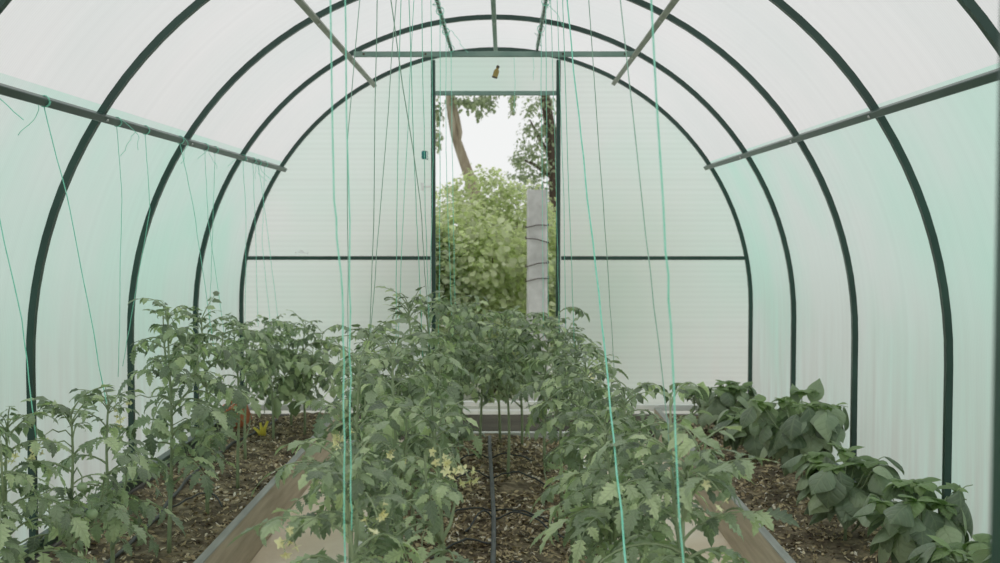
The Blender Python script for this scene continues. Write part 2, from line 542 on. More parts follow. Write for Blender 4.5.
for i, sgn in enumerate((-1, 1)):
    mb = MB(); mb.box((sgn * R0, (YB + YF) / 2, -0.11), (0.05, YB - YF - 0.06, 0.17), bev=0.004)
    tag(mb.build('trim_%d' % (2 + i), M['foundation']), None, None, None, 'structure')
    mb = MB(); mb.box((sgn * (R0 - 0.002), (YB + YF) / 2, 0.0), (0.04, YB - YF - 0.03, 0.04), bev=0.003)
    tag(mb.build('baseboard_left' if sgn < 0 else 'baseboard_right', M['steel']), 'dark green base rail of the side wall', None, None, 'structure')

# long rails
def rail(x, z, y0, y1, mat, wdt, lab, ang=0.0, name='roof_rail', grp='long rails under the roof', screws=True):
    root = MB()
    Rm = Matrix.Rotation(ang, 3, 'Y')
    root.box((x, (y0 + y1) / 2, z), (wdt, y1 - y0, wdt), rot=Rm, bev=0.002)
    o = root.build(name, mat)
    tag(o, lab, 'rail', grp)
    if screws:
        d = V((x, 0, z - LEG)).normalized()
        for k in range(6):
            y = YB - k
            if not (y0 < y < y1): continue
            mb = MB()
            c = V((x, y - 0.028, z)) - d * (wdt / 2)
            mb.lathe([(0.0, 0.004), (0.004, 0.0035), (0.0055, 0.001), (0.006, -0.003)], c, (-d).to_track_quat('Z', 'Y').to_matrix(), 8)
            mb.build('screw', M['screw'], o)
    return o


rr = R0 - 0.026
a = math.asin(0.819 / 1.475)
LOWX, LOWZ = rr * math.cos(a), LEG + rr * math.sin(a)
a = math.radians(32.9)
LOWX, LOWZ = rr * math.cos(a), LEG + rr * math.sin(a)
rail(-LOWX, LOWZ, 0.75, YB + 0.0, M['steel'], 0.024, 'low side rail above the tomatoes, hung with loose twine', a)
ar = math.radians(33.4)
rail(rr * math.cos(ar), LEG + rr * math.sin(ar), 0.75, YB + 0.0, M['steel'], 0.024, 'low side rail above the peppers with nothing tied to it', -a)
a2 = math.radians(61.2)
UPX, UPZ = rr * math.cos(a2), LEG + rr * math.sin(a2)
rail(-UPX, UPZ, 0.75, YB, M['steel_pale'], 0.024, 'grey upper rail slanting in above the tomato bed side', a2)
a3 = math.radians(62.1)
rail(rr * math.cos(a3), LEG + rr * math.sin(a3), 0.75, YB, M['steel_pale'], 0.024, 'grey upper rail slanting in above the pepper bed side', -a2)
rail(0, LEG + rr, 0.75, YB, M['steel_teal'], 0.022, 'ridge rail along the very top, ending over the door', 0)
BZ = 1.935
BX = 0.212
TIEY = YB - 1
rail(-BX, BZ, 0.9, TIEY + 0.02, M['steel'], 0.012, 'thin dark bar wrapped in twine, on the latch side of the ridge', screws=False)
rail(BX, BZ, 0.9, TIEY + 0.02, M['steel'], 0.012, 'thin dark bar wrapped in twine, on the post side of the ridge', screws=False)
for k, lab in ((1, 'pale green crossbar below the arch in front of the door'),
               (3, 'pale green crossbar high under the fourth arch from the end wall'),
               (5, 'pale green crossbar high under the arch next to the entrance')):
    y = YB - k
    z = BZ - 0.02
    hw = math.sqrt((R0 - 0.012) ** 2 - (z - LEG) ** 2)
    mb = MB(); mb.box((0, y - 0.012, z), (2 * hw, 0.022, 0.026), bev=0.002)
    o = mb.build('crossbar', M['steel_teal'])
    tag(o, lab, 'crossbar', 'crossbars between the arch shoulders')
    for sx in (0.05 - hw, -0.34, 0.34, hw - 0.05):
        mb = MB()
        mb.lathe([(0, 0.004), (0.005, 0.003), (0.006, 0)], (sx, y - 0.0235, z), Matrix.Rotation(PI / 2, 3, 'X'), 8)
        mb.build('screw', M['cap'], o)

# near doorway (its post shows at the picture's edge)
root = empty('entrance_door_frame', (0, YF, 0))
tag(root, 'dark green door post of the entrance, close up at the picture edge', 'door frame')
for x in (-0.376, 0.3765):
    mb = MB(); mb.box((x, 0, (arc_z(x) - 0.03 - 0.19) / 2), (0.026, 0.026, arc_z(x) - 0.03 + 0.19), bev=0.002)
    mb.build('jamb', M['steel'], root)
mb = MB(); mb.box((0, 0, DZ + 0.01), (0.72, 0.025, 0.025), bev=0.002)
mb.build('header', M['steel'], root)

# ------------------------------------------------------------------ floor, ground, beds
mb = MB()
nx, ny = 30, 62
vs = [V((-1.52 + 3.04 * i / nx, 0.3 + (YB - 0.3) * j / ny, FLOOR + 0.006 * noise.noise(V((i * .7, j * .7, 3))))) for j in range(ny + 1) for i in range(nx + 1)]
fs = [(j * (nx + 1) + i, j * (nx + 1) + i + 1, (j + 1) * (nx + 1) + i + 1, (j + 1) * (nx + 1) + i) for j in range(ny) for i in range(nx)]
mb.add(vs, fs)
tag(mb.build('floor', M['path']), 'pale sandy path between the beds', None, None, 'structure')
mb = MB()
G = 60
vs = [V((-G, -20, FLOOR - 0.02)), V((G, -20, FLOOR - 0.02)), V((G, 90, FLOOR - 0.02)), V((-G, 90, FLOOR - 0.02))]
mb.add(vs, [(0, 1, 2, 3)])
tag(mb.build('ground', M['bounce_ground']), 'outside ground, made pale to bounce light onto the walls', None, None, 'structure')


def soil_h(x, y, seed):
    return 0.018 * noise.noise(V((x * 5, y * 5, seed))) + 0.010 * noise.noise(V((x * 19, y * 19, seed + 5))) + 0.005 * noise.noise(V((x * 50, y * 50, seed)))


def bed(x0, x1, y0, y1, lab, top, zsoil, seed, boards, mats, mound=0.0):
    root = empty('raised_bed', ((x0 + x1) / 2, (y0 + y1) / 2, FLOOR))
    tag(root, lab, 'garden bed')
    o = root.location
    for (nm, bx0, bx1, by0, by1) in boards:
        mb = MB()
        mb.box(V(((bx0 + bx1) / 2, (by0 + by1) / 2, (FLOOR + top) / 2)) - o, (bx1 - bx0, by1 - by0, top - FLOOR), bev=0.002)
        # the weathered top edge: a capping of the same board
        mb.box(V(((bx0 + bx1) / 2, (by0 + by1) / 2, top + 0.003)) - o, (bx1 - bx0 + 0.002, by1 - by0 + 0.002, 0.006), 1, bev=0.001)
        mb.build(nm, mats, root)
    n1 = max(8, int((x1 - x0) / 0.022)); n2 = int((y1 - y0) / 0.025)
    vs = []
    for j in range(n2 + 1):
        for i in range(n1 + 1):
            x = x0 + (x1 - x0) * i / n1; y = y0 + (y1 - y0) * j / n2
            u = 2 * i / n1 - 1
            vs.append(V((x, y, zsoil + mound * (1 - u * u) + soil_h(x, y, seed))) - o)
    fs = [(j * (n1 + 1) + i, j * (n1 + 1) + i + 1, (j + 1) * (n1 + 1) + i + 1, (j + 1) * (n1 + 1) + i) for j in range(n2) for i in range(n1)]
    mb = MB(); mb.add(vs, fs)
    mb.build('soil', M['soil'], root)


LBX, RBX = -0.905, 0.945
bed(-1.472, LBX - 0.016, 1.2, 6.68, 'wood edged side bed of dark soil planted with tomatoes', 0.0, -0.035, 1,
    [('side_board', LBX - 0.014, LBX + 0.014, 1.2, 6.68)], [M['board'], M['board_edge']])
bed(RBX + 0.016, 1.472, 1.2, 6.68, 'wood edged side bed of soil planted with bushy peppers', 0.0, -0.035, 2,
    [('side_board', RBX - 0.014, RBX + 0.014, 1.2, 6.68)], [M['board'], M['board_edge']])
MX0, MX1, MY1 = -0.43, 0.40, 5.88
bed(MX0 + 0.012, MX1 - 0.012, 1.2, MY1 - 0.012, 'central raised bed with white boards and mulched soil between two paths', -0.005, -0.06, 3,
    [('side_board', MX0 - 0.012, MX0 + 0.010, 1.2, MY1), ('side_board', MX1 - 0.010, MX1 + 0.012, 1.2, MY1),
     ('end_board', MX0 + 0.012, MX1 - 0.012, MY1 - 0.012, MY1 + 0.012)], [M['sheet_board'], M['white']], mound=0.05)


def soil_z(x, y):
    if x < LBX: return -0.035 + soil_h(x, y, 1)
    if x > RBX: return -0.035 + soil_h(x, y, 2)
    u = 2 * (x - MX0) / (MX1 - MX0) - 1
    return -0.06 + 0.05 * (1 - u * u) + soil_h(x, y, 3)


def mulch(x0, x1, y0, y1, n, lab, seed):
    rg = random.Random(seed)
    mb = MB()
    for _ in range(n):
        x = rg.uniform(x0, x1); y = y0 + (y1 - y0) * rg.random()
        if noise.noise(V((x * 4, y * 4, seed))) < -0.45 + rg.uniform(-.2, .2): continue
        p = V((x, y, soil_z(x, y) + 0.004))
        L = rg.uniform(0.004, 0.015); W = L * rg.uniform(0.2, 0.6)
        R = Euler((rg.uniform(-.7, .7), rg.uniform(-.7, .7), rg.uniform(0, 6.3))).to_matrix()
        c = rg.uniform(-.3, .3) * L
        vs = [p + R @ V(q) for q in ((-L, -W * .5, 0), (0, -W, c), (L, -W * .3, 0), (L * .9, W * .4, 0), (0.1 * L, W, c), (-L * .8, W * .7, 0))]
        mb.add(vs, [(0, 1, 4, 5), (1, 2, 3, 4)], 0, False)
    tag(mb.build('mulch', M['chips']), lab, 'mulch', None, 'stuff')


mulch(MX0 + 0.03, MX1 - 0.03, 2.6, 5.8, 15000, 'brown straw and leaf mulch strewn over the central bed', 11)
mulch(-1.45, LBX - 0.03, 3.0, 6.6, 4500, 'sparse pale chips on the dark soil under the side tomatoes', 12)
mulch(RBX + 0.03, 1.45, 2.6, 6.6, 6000, 'brown chips on the soil under the peppers', 13)

# ------------------------------------------------------------------ plants
TOM = [(0, 0.05), (0.09, 0.30), (0.17, 0.15), (0.28, 0.43), (0.35, 0.23), (0.47, 0.38), (0.53, 0.20), (0.65, 0.27), (0.71, 0.13), (0.82, 0.14), (1.0, 0.0)]
TOM_S = [(0, 0.05), (0.22, 0.42), (0.42, 0.30), (0.6, 0.34), (0.8, 0.15), (1.0, 0.0)]
PEP = [(0, 0.04), (0.10, 0.22), (0.24, 0.38), (0.40, 0.43), (0.56, 0.38), (0.72, 0.26), (0.87, 0.11), (1.0, 0.0)]


def leaf_blade(mb, p, d, up, L, prof, width, droop, fold, curl, rg, mi=0, wave=0.0):
    """a leaf blade bending towards the ground along its length, folded at the midrib"""
    d = d.normalized()
    side = d.cross(up)
    if side.length < 1e-4: side = d.orthogonal()
    side.normalize()
    up = side.cross(d).normalized()
    wide = prof is PEP
    lanes = (0.5, 1.0) if wide else (1.0,)
    K = 1 + 2 * len(lanes)
    vs = []; uv = []; n = len(prof)
    pos = V(p); prev = 0.0
    ph = rg.uniform(0, 6.28)
    for (t, wv) in prof:
        ang = droop * t
        dd = d * math.cos(ang) - up * math.sin(ang)
        uu = up * math.cos(ang) + d * math.sin(ang)
        pos = pos + dd * (L * (t - prev)); prev = t
        ww = wv * L * width
        wz = wave * L * math.sin(t * 9 + ph)
        vs.append(pos.copy()); uv.append((t, 0.0))
        if wv == 0.0: continue
        fwd = dd * (0.10 * ww)
        for q in lanes:
            if wide: lf = ww * (0.55 * fold * math.sin(q * 1.6) - curl * 1.1 * q * q)
            else: lf = fold * ww - curl * ww * wv
            vs.append(pos + side * ww * q + uu * (lf + wz * q) + fwd * q)
            vs.append(pos - side * ww * q + uu * (lf - wz * q) + fwd * q)
            uv.append((t, wv * q)); uv.append((t, -wv * q))
    fs = []
    for i in range(n - 2):
        a = i * K; b = a + K
        if wide:
            fs += [(a, a + 1, b + 1, b), (a + 1, a + 3, b + 3, b + 1), (a, b, b + 2, a + 2), (a + 2, b + 2, b + 4, a + 4)]
        else:
            fs += [(a, a + 1, b + 1, b), (a, b, b + 2, a + 2)]
    a = (n - 2) * K; e = a + K
    if wide: fs += [(a, a + 1, e), (a + 1, a + 3, e), (a, e, a + 2), (a + 2, e, a + 4)]
    else: fs += [(a, a + 1, e), (a, e, a + 2)]
    mb.add(vs, fs, mi, True, uv)


UPV = V((0, 0, 1))


def tomato_leaf(mb, p, az, L, elev, arch, rg, detail=True, young=False):
    """compound leaf: arching rachis, pairs of toothed leaflets and a larger end leaflet"""
    h = V((math.cos(az), math.sin(az), 0))
    n = 8
    pts = [V(p)]; el = elev
    tw = rg.uniform(-0.5, 0.5)
    for i in range(n):
        el -= arch / n
        azz = az + tw * (i / n) ** 2
        hh = V((math.cos(azz), math.sin(azz), 0))
        pts.append(pts[-1] + (hh * math.cos(el) + UPV * math.sin(el)) * (L / n))
    mb.tube(pts, [0.0028 * (1 - 0.7 * i / n) * min(1, L / 0.18) + 0.0006 for i in range(n + 1)], 4, 1, cap=False)
    prof = TOM if detail else TOM_S
    pairs = [(0.26, 0.16), (0.42, 0.23), (0.58, 0.28), (0.75, 0.29), (0.90, 0.24)] if L > 0.12 else [(0.45, 0.25), (0.75, 0.27)]

    def pt(t):
        q = t * n; i = min(int(q), n - 1)
        return pts[i].lerp(pts[i + 1], q - i), (pts[i + 1] - pts[i]).normalized()
    for (t, sz) in pairs:
        for sg in (-1, 1):
            tt = t + rg.uniform(-0.03, 0.03)
            c, dr = pt(tt)
            side = dr.cross(UPV)
            if side.length < 1e-3: side = h.cross(UPV)
            side.normalize()
            upn = side.cross(dr).normalized()
            if upn.z < 0: upn = -upn
            dd = (side * sg * rg.uniform(0.75, 1.0) + dr * rg.uniform(0.35, 0.7) + upn * rg.uniform(-0.35, 0.25)).normalized()
            ll = L * sz * rg.uniform(1.0, 1.4)
            roll = rg.uniform(-0.5, 0.5)
            u2 = (upn + side * roll).normalized()
            leaf_blade(mb, c + dd * ll * 0.12, dd, u2, ll, prof, rg.uniform(0.55, 0.82), rg.uniform(0.4, 1.9), rg.uniform(-0.1, 0.7), rg.uniform(0, 1.0), rg, 0, 0.02)
    # small in-between leaflets
    if L > 0.14:
        for t in (0.46, 0.65, 0.82):
            c, dr = pt(t)
            side = dr.cross(UPV)
            if side.length < 1e-3: continue
            side.normalize()
            sg = rg.choice((-1, 1))
            leaf_blade(mb, c, (side * sg + dr * 0.4), UPV, L * 0.10, TOM_S, 1.1, 0.6, 0.2, 0.2, rg)
    c, dr = pts[-1], (pts[-1] - pts[-2]).normalized()
    leaf_blade(mb, c, dr, (UPV + h * 0.3 + V((rg.uniform(-.4, .4), rg.uniform(-.4, .4), 0))), L * rg.uniform(0.33, 0.44), prof, rg.uniform(0.7, 0.95), rg.uniform(0.3, 1.0), rg.uniform(0.0, 0.4), 0.4, rg, 0, 0.02)


def flower_truss(parent, p, az, rg, n=5, label=None, frm=None):
    mb = MB()
    if frm is not None: mb.tube([frm, frm.lerp(V(p), 0.5) + V((0, 0, 0.012)), V(p)], [0.0022, 0.002, 0.0018], 4, 1)
    h = V((math.cos(az), math.sin(az), 0))
    e = V(p) + h * 0.07 + UPV * 0.005
    pts = [V(p), V(p) + h * 0.03 + UPV * 0.012, e, e + h * 0.04 - UPV * 0.02]
    mb.tube(pts, [0.0018, 0.0016, 0.0013, 0.001], 4, 1)
    for i in range(n):
        c = pts[2].lerp(pts[3], i / max(1, n - 1)) if i else pts[2]
        s = V((rg.uniform(-1, 1), rg.uniform(-1, 1), rg.uniform(-1.2, 0.1))).normalized()
        tip = c + s * 0.018
        mb.tube([c, c + s * 0.01, tip], 0.0008, 3, 1)
        for k in range(5):
            o = s.orthogonal().normalized()
            o = Matrix.Rotation(2 * PI * k / 5, 3, s) @ o
            leaf_blade(mb, tip, o * 1.0 + s * 0.35, s, rg.uniform(0.009, 0.014), TOM_S[:1] + [(0.4, 0.35), (0.75, 0.2), (1, 0)], 0.9, 0.4, 0.2, 0, rg, 0)
        mb.tube([tip, tip + s * 0.009], [0.0022, 0.0008], 4, 0)
    o = mb.build('flower_truss', [M['petal'], M['tomato_stem']], parent)
    if label: o['label'] = label
    return o


def keep_in(mb, x0):
    """leaves that reach the wall lie against it"""
    for v in mb.v:
        q = abs(v.x + x0)
        if q > 1.38:
            q2 = 1.38 + 0.08 * (1 - math.exp(-(q - 1.38) / 0.08))
            v.x = math.copysign(q2, v.x + x0) - x0


# spots where the gardener has stripped the lower leaves, so that one sees through to the pot,
# the white sill and the mulch
BARE = [(220, 393, 268, 434, 1.0), (480, 402, 537, 434, 0.9), (452, 446, 572, 600, 0.75), (238, 500, 300, 600, 0.6)]


def bare(p, az, L, x, y, z, rg):
    for k in (0.35, 0.75):
        q = proj(V((x + p.x + math.cos(az) * L * k, y + p.y + math.sin(az) * L * k, z + p.z + 0.15 * L)))
        for (a, b, c, d, pr) in BARE:
            if a < q[0] < c and b < q[1] < d and rg.random() < pr: return True
    return False


def tomato_plant(x, y, top, label, seed, lean=(0, 0), spread=1.0, low=0.12, detail=True, flowers=(), fruits=(), shoots=3, dens=1.0, group='tomato plants'):
    rg = random.Random(seed)
    z0 = soil_z(x, y) - 0.01
    root = empty('tomato_plant', (x, y, z0))
    tag(root, label, 'tomato plant', group)
    H = top - z0
    st = MB(); fo = MB()
    n = 12
    pts = []
    ph = rg.uniform(0, 6); 
    for i in range(n + 1):
        t = i / n
        pts.append(V((lean[0] * t ** 1.3 + 0.018 * math.sin(t * 5 + ph) * t, lean[1] * t + 0.018 * math.cos(t * 6 + ph) * t, H * t * 0.93)))
    st.tube(pts, [0.0075 * (1 - 0.65 * i / n) for i in range(n + 1)], 7)

    def pt(pl, t):
        q = t * (len(pl) - 1); i = min(int(q), len(pl) - 2)
        return pl[i].lerp(pl[i + 1], q - i)
    az = rg.uniform(0, 6.28)
    step = 0.029 / H / dens
    t = low / H
    while t < 0.98:
        az += 2.4 + rg.uniform(-0.4, 0.4)
        k = 1 - max(0, (t - 0.6) / 0.4) ** 1.2 * 0.62
        L = 0.235 * spread * k * rg.uniform(0.7, 1.15)
        if not bare(pt(pts, t), az, L, x, y, z0, rg): tomato_leaf(fo, pt(pts, t), az, L, rg.uniform(0.35, 0.9) + 0.35 * t, rg.uniform(1.1, 2.1) - 0.5 * (t > 0.8), rg, detail)
        t += step * rg.uniform(0.8, 1.2)
    # growing tip
    for k in range(8):
        tomato_leaf(fo, pt(pts, 0.93 + 0.009 * k), az + k * 1.3, 0.09 * rg.uniform(0.8, 1.3), rg.uniform(0.8, 1.3), rg.uniform(0.5, 1.5), rg, False)
    # side shoots
    for k in range(shoots):
        t = rg.uniform(0.25, 0.75)
        a = rg.uniform(0, 6.28); L = rg.uniform(0.14, 0.28) * spread
        p0 = pt(pts, t)
        hd = V((math.cos(a), math.sin(a), 0))
        sp = [p0, p0 + hd * L * 0.3 + UPV * L * 0.25, p0 + hd * L * 0.45 + UPV * L * 0.6, p0 + hd * L * 0.5 + UPV * L]
        st.tube(sp, [0.0045, 0.004, 0.003, 0.002], 5)
        for j in range(6):
            if not bare(pt(sp, 0.3 + 0.13 * j), a + j * 2.4, 0.12, x, y, z0, rg): tomato_leaf(fo, pt(sp, 0.3 + 0.13 * j), a + j * 2.4, 0.15 * spread * rg.uniform(0.7, 1.1), rg.uniform(0.4, 1.0), rg.uniform(1.0, 1.8), rg, detail and j < 4)
    keep_in(fo, x)
    st.build('stem', M['tomato_stem'], root)
    fo.build('foliage', [M['tomato_leaf'], M['tomato_stem']], root)
    for (px, py) in flowers:           # a truss that hangs at this height and side of the plant
        q = at(px, py, y - 0.12) - V((x, y, z0))
        a = math.atan2(-0.12, q.x)
        c = V(q) - V((math.cos(a), math.sin(a), 0)) * 0.07
        flower_truss(root, c, a, rg, rg.randint(3, 5), None, pt(pts, min(0.97, max(0.05, (c.z - 0.02) / (H * 0.93)))))
    for (px, py, rad) in fruits:
        q = at(px, py, y - 0.10) - V((x, y, z0))
        mb = MB()
        prof = [(rad * math.sin(PI * i / 12), -rad * 0.9 * math.cos(PI * i / 12)) for i in range(13)]
        mb.lathe(prof, q, None, 16)
        f = mb.build('green_tomato', M['green_fruit'], root)
        cb = MB()
        topc = q + UPV * rad * 0.9
        tpt = pt(pts, min(0.95, max(0.05, (q.z + 0.04) / H)))
        cb.tube([topc - UPV * 0.003, topc + UPV * 0.015, topc.lerp(tpt, 0.5) + UPV * 0.03, tpt], 0.0018, 5)
        for k in range(5):
            o = V((math.cos(k * 1.257), math.sin(k * 1.257), 0.25))
            leaf_blade(cb, topc, o, UPV, rad * 0.8, [(0, .05), (.5, .16), (1, 0)], 1, 0.5, 0.1, 0, rg)
        cb.build('calyx', M['tomato_stem'], f)
    return root


def px_x(px, y):      # world x of this pixel column at depth y, near the horizon
    return at(px, 300, y).x


def ztop(py, y, px=500):
    return at(px, py, y).z


TB = 'side bed'
specs = [
    # px stem, Y, py top, label, kwargs
    # side bed with the orange pot
    (6, 2.7, 405, 'tomato plant in the side bed cut off by the picture edge, nearest the camera', dict(spread=0.95, low=0.2)),
    (66, 2.95, 392, 'open tomato plant with small green tomatoes low on its thick stem', dict(spread=0.9, low=0.30, dens=0.75, fruits=[(82, 487, 0.013), (92, 514, 0.015), (79, 512, 0.013)], flowers=[(45, 437), (38, 448), (16, 452)], shoots=2)),
    (108, 3.25, 385, 'side bed tomato plant with bare forked stem and yellow flowers before the dark arch', dict(spread=0.85, low=0.30, dens=0.8, flowers=[(118, 412)], shoots=2)),
    (166, 3.75, 292, 'tall tomato plant in the side bed, its thin tip arching highest against the wall', dict(spread=0.95, low=0.34, lean=(0.02, 0), fruits=[(200, 433, 0.015)], flowers=[(130, 400)], dens=0.9)),
    (205, 4.25, 304, 'tomato plant in the side bed, tall with a single upright tip before the third arch', dict(spread=0.95, low=0.30)),
    (236, 4.75, 315, 'tomato plant in the side bed growing just in front of the orange pot', dict(spread=0.85, low=0.46)),
    (244, 5.35, 318, 'tomato plant in the side bed, crown over the orange pot', dict(spread=0.9, low=0.46)),
    (272, 5.85, 318, 'tomato plant in the side bed just beyond the orange pot', dict(spread=1.05, low=0.24)),
    (290, 6.3, 322, 'last tomato plant in the side bed, against the end wall', dict(spread=1.1, low=0.2)),
    (306, 6.0, 316, 'tomato plant in the side bed leaning over the plank near the end wall', dict(spread=1.05, low=0.3)),
    # central bed, row on the latch side
    (352, 1.95, 438, 'long stemmed tomato plant nearest the camera in the central bed, beside two twines', dict(spread=0.92, low=0.24, shoots=3, flowers=[(372, 505), (300, 530)])),
    (436, 2.35, 395, 'central bed tomato plant with a big spray of yellow flowers beside bare mulch', dict(spread=0.75, low=0.30, shoots=2, flowers=[(452, 458), (440, 455), (462, 468)], dens=0.85)),
    (352, 2.65, 335, 'tall tomato plant in the central bed with two twines wound up its stem', dict(spread=0.8, low=0.26, flowers=[(343, 432), (388, 448)])),
    (398, 2.95, 330, 'tomato plant in the central bed behind the flowering one, dark drooping leaves', dict(spread=0.85, low=0.28)),
    (365, 3.6, 318, 'tomato plant in the central bed leaning over the path towards the side tomatoes', dict(spread=0.85, low=0.2)),
    (412, 3.9, 284, 'tallest tomato plant of the central bed, its dense tip beside the door jamb', dict(spread=0.9, low=0.2, dens=1.2)),
    (428, 4.5, 292, 'tomato plant in the central bed directly behind the tallest one', dict(spread=0.9, low=0.2)),
    (455, 5.0, 296, 'tomato plant in the central bed standing below the trunk of the leaning tree', dict(spread=0.9, low=0.26)),
    (462, 5.55, 300, 'tomato plant at the far end of the central bed, latch side, near the white board', dict(spread=0.9, low=0.28)),
    (480, 5.25, 304, 'tomato plant in the middle of the central bed, crown just below the doorway shrubs', dict(spread=0.95, low=0.42)),
    (500, 5.7, 310, 'tomato plant at the far end of the central bed, centred before the white sill', dict(spread=0.85, low=0.46)),
    (508, 4.85, 322, 'tomato plant in the middle of the central bed with feathery crown over bare mulch', dict(spread=0.85, low=0.44)),
    (335, 4.4, 318, 'tomato plant at the edge of the central bed leaning over the path', dict(spread=0.95, low=0.3, lean=(-0.1, 0))),
    # central bed, row on the pepper side
    (692, 2.05, 432, 'tomato plant nearest the camera in the central bed, stretching leaves towards the peppers', dict(spread=1.1, lean=(0.05, 0), low=0.12, shoots=2, flowers=[(712, 485)], dens=1.5)),
    (668, 2.5, 418, 'low tomato plant at the white board of the central bed, overhanging the sandy path', dict(spread=1.0, low=0.08, shoots=1, lean=(0.05, 0), dens=1.3)),
    (612, 2.45, 402, 'tomato plant in the central bed with a bright mint twine running down its front', dict(spread=0.78, low=0.20, shoots=3)),
    (640, 3.0, 375, 'tomato plant in the central bed with broad grey leaves beside the sandy path', dict(spread=0.85, low=0.22)),
    (592, 3.35, 352, 'tomato plant in the central bed with several thin stems rising from the mulch', dict(spread=0.85, low=0.30)),
    (580, 3.9, 335, 'tomato plant in the central bed, rounded crown below the end wall rail', dict(spread=0.9, low=0.22, flowers=[(590, 372)])),
    (562, 4.5, 322, 'tomato plant in the central bed just below the door jamb on the post side', dict(spread=0.95, low=0.26)),
    (545, 5.1, 314, 'tomato plant in the central bed in front of the concrete post', dict(spread=0.95, low=0.30)),
    (522, 5.6, 306, 'tomato plant at the far end of the central bed, post side, near the white board', dict(spread=0.95, low=0.32)),
]
for i, (px, y, py, lab, kw) in enumerate(specs):
    x = px_x(px, y)
    if px < 320: x = max(-1.38, min(x, LBX - 0.1))
    else: x = max(MX0 + 0.05, min(x, MX1 - 0.05))
    tomato_plant(x, y, ztop(py, y, px), lab, 100 + i, detail=(y < 5), group='tomato plants in the side bed' if px < 320 else 'tomato plants in the central bed', **kw)

# a few small seedlings at the far end of the pepper bed
tomato_plant(px_x(692, 6.1), 6.1, 0.13, 'small seedling among the peppers at the plank, with feathery leaves', 300, spread=0.5, low=0.03, shoots=1, group='seedlings')


def pepper_plant(px, y, py, label, seed, spread=0.16, nleaf=52):
    rg = random.Random(seed)
    x = px_x(px, y)
    x = max(RBX + 0.10, min(x, 1.42))
    z0 = soil_z(x, y) - 0.01
    H = ztop(py, y, px) - z0
    root = empty('pepper_plant', (x, y, z0))
    tag(root, label, 'pepper plant', 'pepper plants')
    st = MB(); fo = MB(); yg = MB()
    tips = []
    fork = V((0, 0, H * 0.42))
    st.tube([V((0, 0, 0)), V((0.004, 0.003, H * 0.2)), fork], [0.006, 0.0055, 0.005], 7)
    nb = 6
    for k in range(nb):
        a = k * 2 * PI / nb + rg.uniform(-.3, .3)
        hd = V((math.cos(a), math.sin(a), 0))
        rr_ = spread * rg.uniform(0.45, 0.75)
        e = fork + hd * rr_ + UPV * (H * 0.48 * rg.uniform(0.75, 1.0))
        m_ = fork + hd * rr_ * 0.6 + UPV * H * 0.2
        st.tube([fork, m_, e], [0.0045, 0.0035, 0.0022], 5)
        tips.append((fork, m_, e, a))
    for i in range(nleaf):
        f, m_, e, a = tips[i % nb]
        t = (i // nb + 1) / (nleaf / nb)
        t = min(1, t + rg.uniform(-.08, .08))
        p = f.lerp(m_, t * 2) if t < 0.5 else m_.lerp(e, t * 2 - 1)
        aa = a + rg.uniform(-1.5, 1.5) + (i % 3 - 1) * 0.7
        hd = V((math.cos(aa), math.sin(aa), 0))
        pl = rg.uniform(0.025, 0.06)
        q = p + hd * pl + UPV * rg.uniform(0.0, 0.025)
        st.tube([p, p.lerp(q, .5) + UPV * 0.006, q], [0.0018, 0.0016, 0.0013], 4)
        L = rg.uniform(0.10, 0.155) * (1 - 0.15 * t)
        el = rg.uniform(-1.0, 0.15)
        dd = hd * math.cos(el) + UPV * math.sin(el)
        leaf_blade(fo, q, dd, UPV + hd * 0.5 + V((rg.uniform(-.5, .5), rg.uniform(-.5, .5), 0)), L, PEP, rg.uniform(0.85, 1.05), rg.uniform(0.5, 1.6), rg.uniform(0.1, 0.4), rg.uniform(0.2, 0.7), rg, 0, 0.012)
    for (f, m_, e, a) in tips + [(fork, fork, fork + UPV * H * 0.52, 0.0)]:
        if f is m_: st.tube([fork, e], [0.004, 0.002], 5)
        for j in range(8):
            aa = a + j * 2.4
            hd = V((math.cos(aa), math.sin(aa), 0))
            el = rg.uniform(-0.1, 0.9)
            leaf_blade(yg, e, hd * math.cos(el) + UPV * math.sin(el), UPV, rg.uniform(0.03, 0.085), PEP, 0.85, rg.uniform(0.6, 2.0), 0.5, 0.3, rg, 0, 0.01)
    if spread > 0.2:      # two young leaves that stand up above the crown
        for (aa, L) in ((2.2, 0.085), (0.2, 0.11)):
            hd = V((math.cos(aa), math.sin(aa), 0))
            leaf_blade(fo, V((0, 0, H * 0.84)) + hd * (0.02 if L < 0.1 else 0.045), hd * 0.25 + UPV, UPV * 0.2 - hd + V((0.2, -1.0, 0)), L, PEP, 0.8, 0.3, 0.4, 0.2, rg)
    keep_in(fo, x); keep_in(yg, x)
    st.build('stem', M['tomato_stem'], root)
    fo.build('foliage', M['pepper_leaf'], root)
    o = yg.build('young_foliage', M['pepper_young'], root)
    o['label'] = 'bright green young leaves at the shoot tips'
    return root


for (px, y, py, lab, seed, sp, nl) in [
    (724, 6.0, 380, 'farthest pepper plant, small dome against the end wall', 1, 0.15, 50),
    (752, 5.35, 408, 'low pepper plant tucked behind the tallest one', 2, 0.13, 40),
    (803, 4.6, 386, 'tallest pepper plant, with big drooping leaves and one leaf standing up', 3, 0.215, 76),
    (848, 3.95, 446, 'pepper plant midway along the bed with bright green tips', 4, 0.16, 56),
    (925, 3.42, 478, 'pepper plant with the largest round leaves, below the fourth arch leg', 5, 0.17, 56),
    (985, 2.95, 536, 'low pepper plant nearest the entrance post, only its top in view', 6, 0.15, 46),
    (1050, 2.5, 520, 'pepper plant beside the entrance, past the picture edge', 7, 0.16, 40)]:
    pepper_plant(px, y, py, lab, seed, sp, nl)

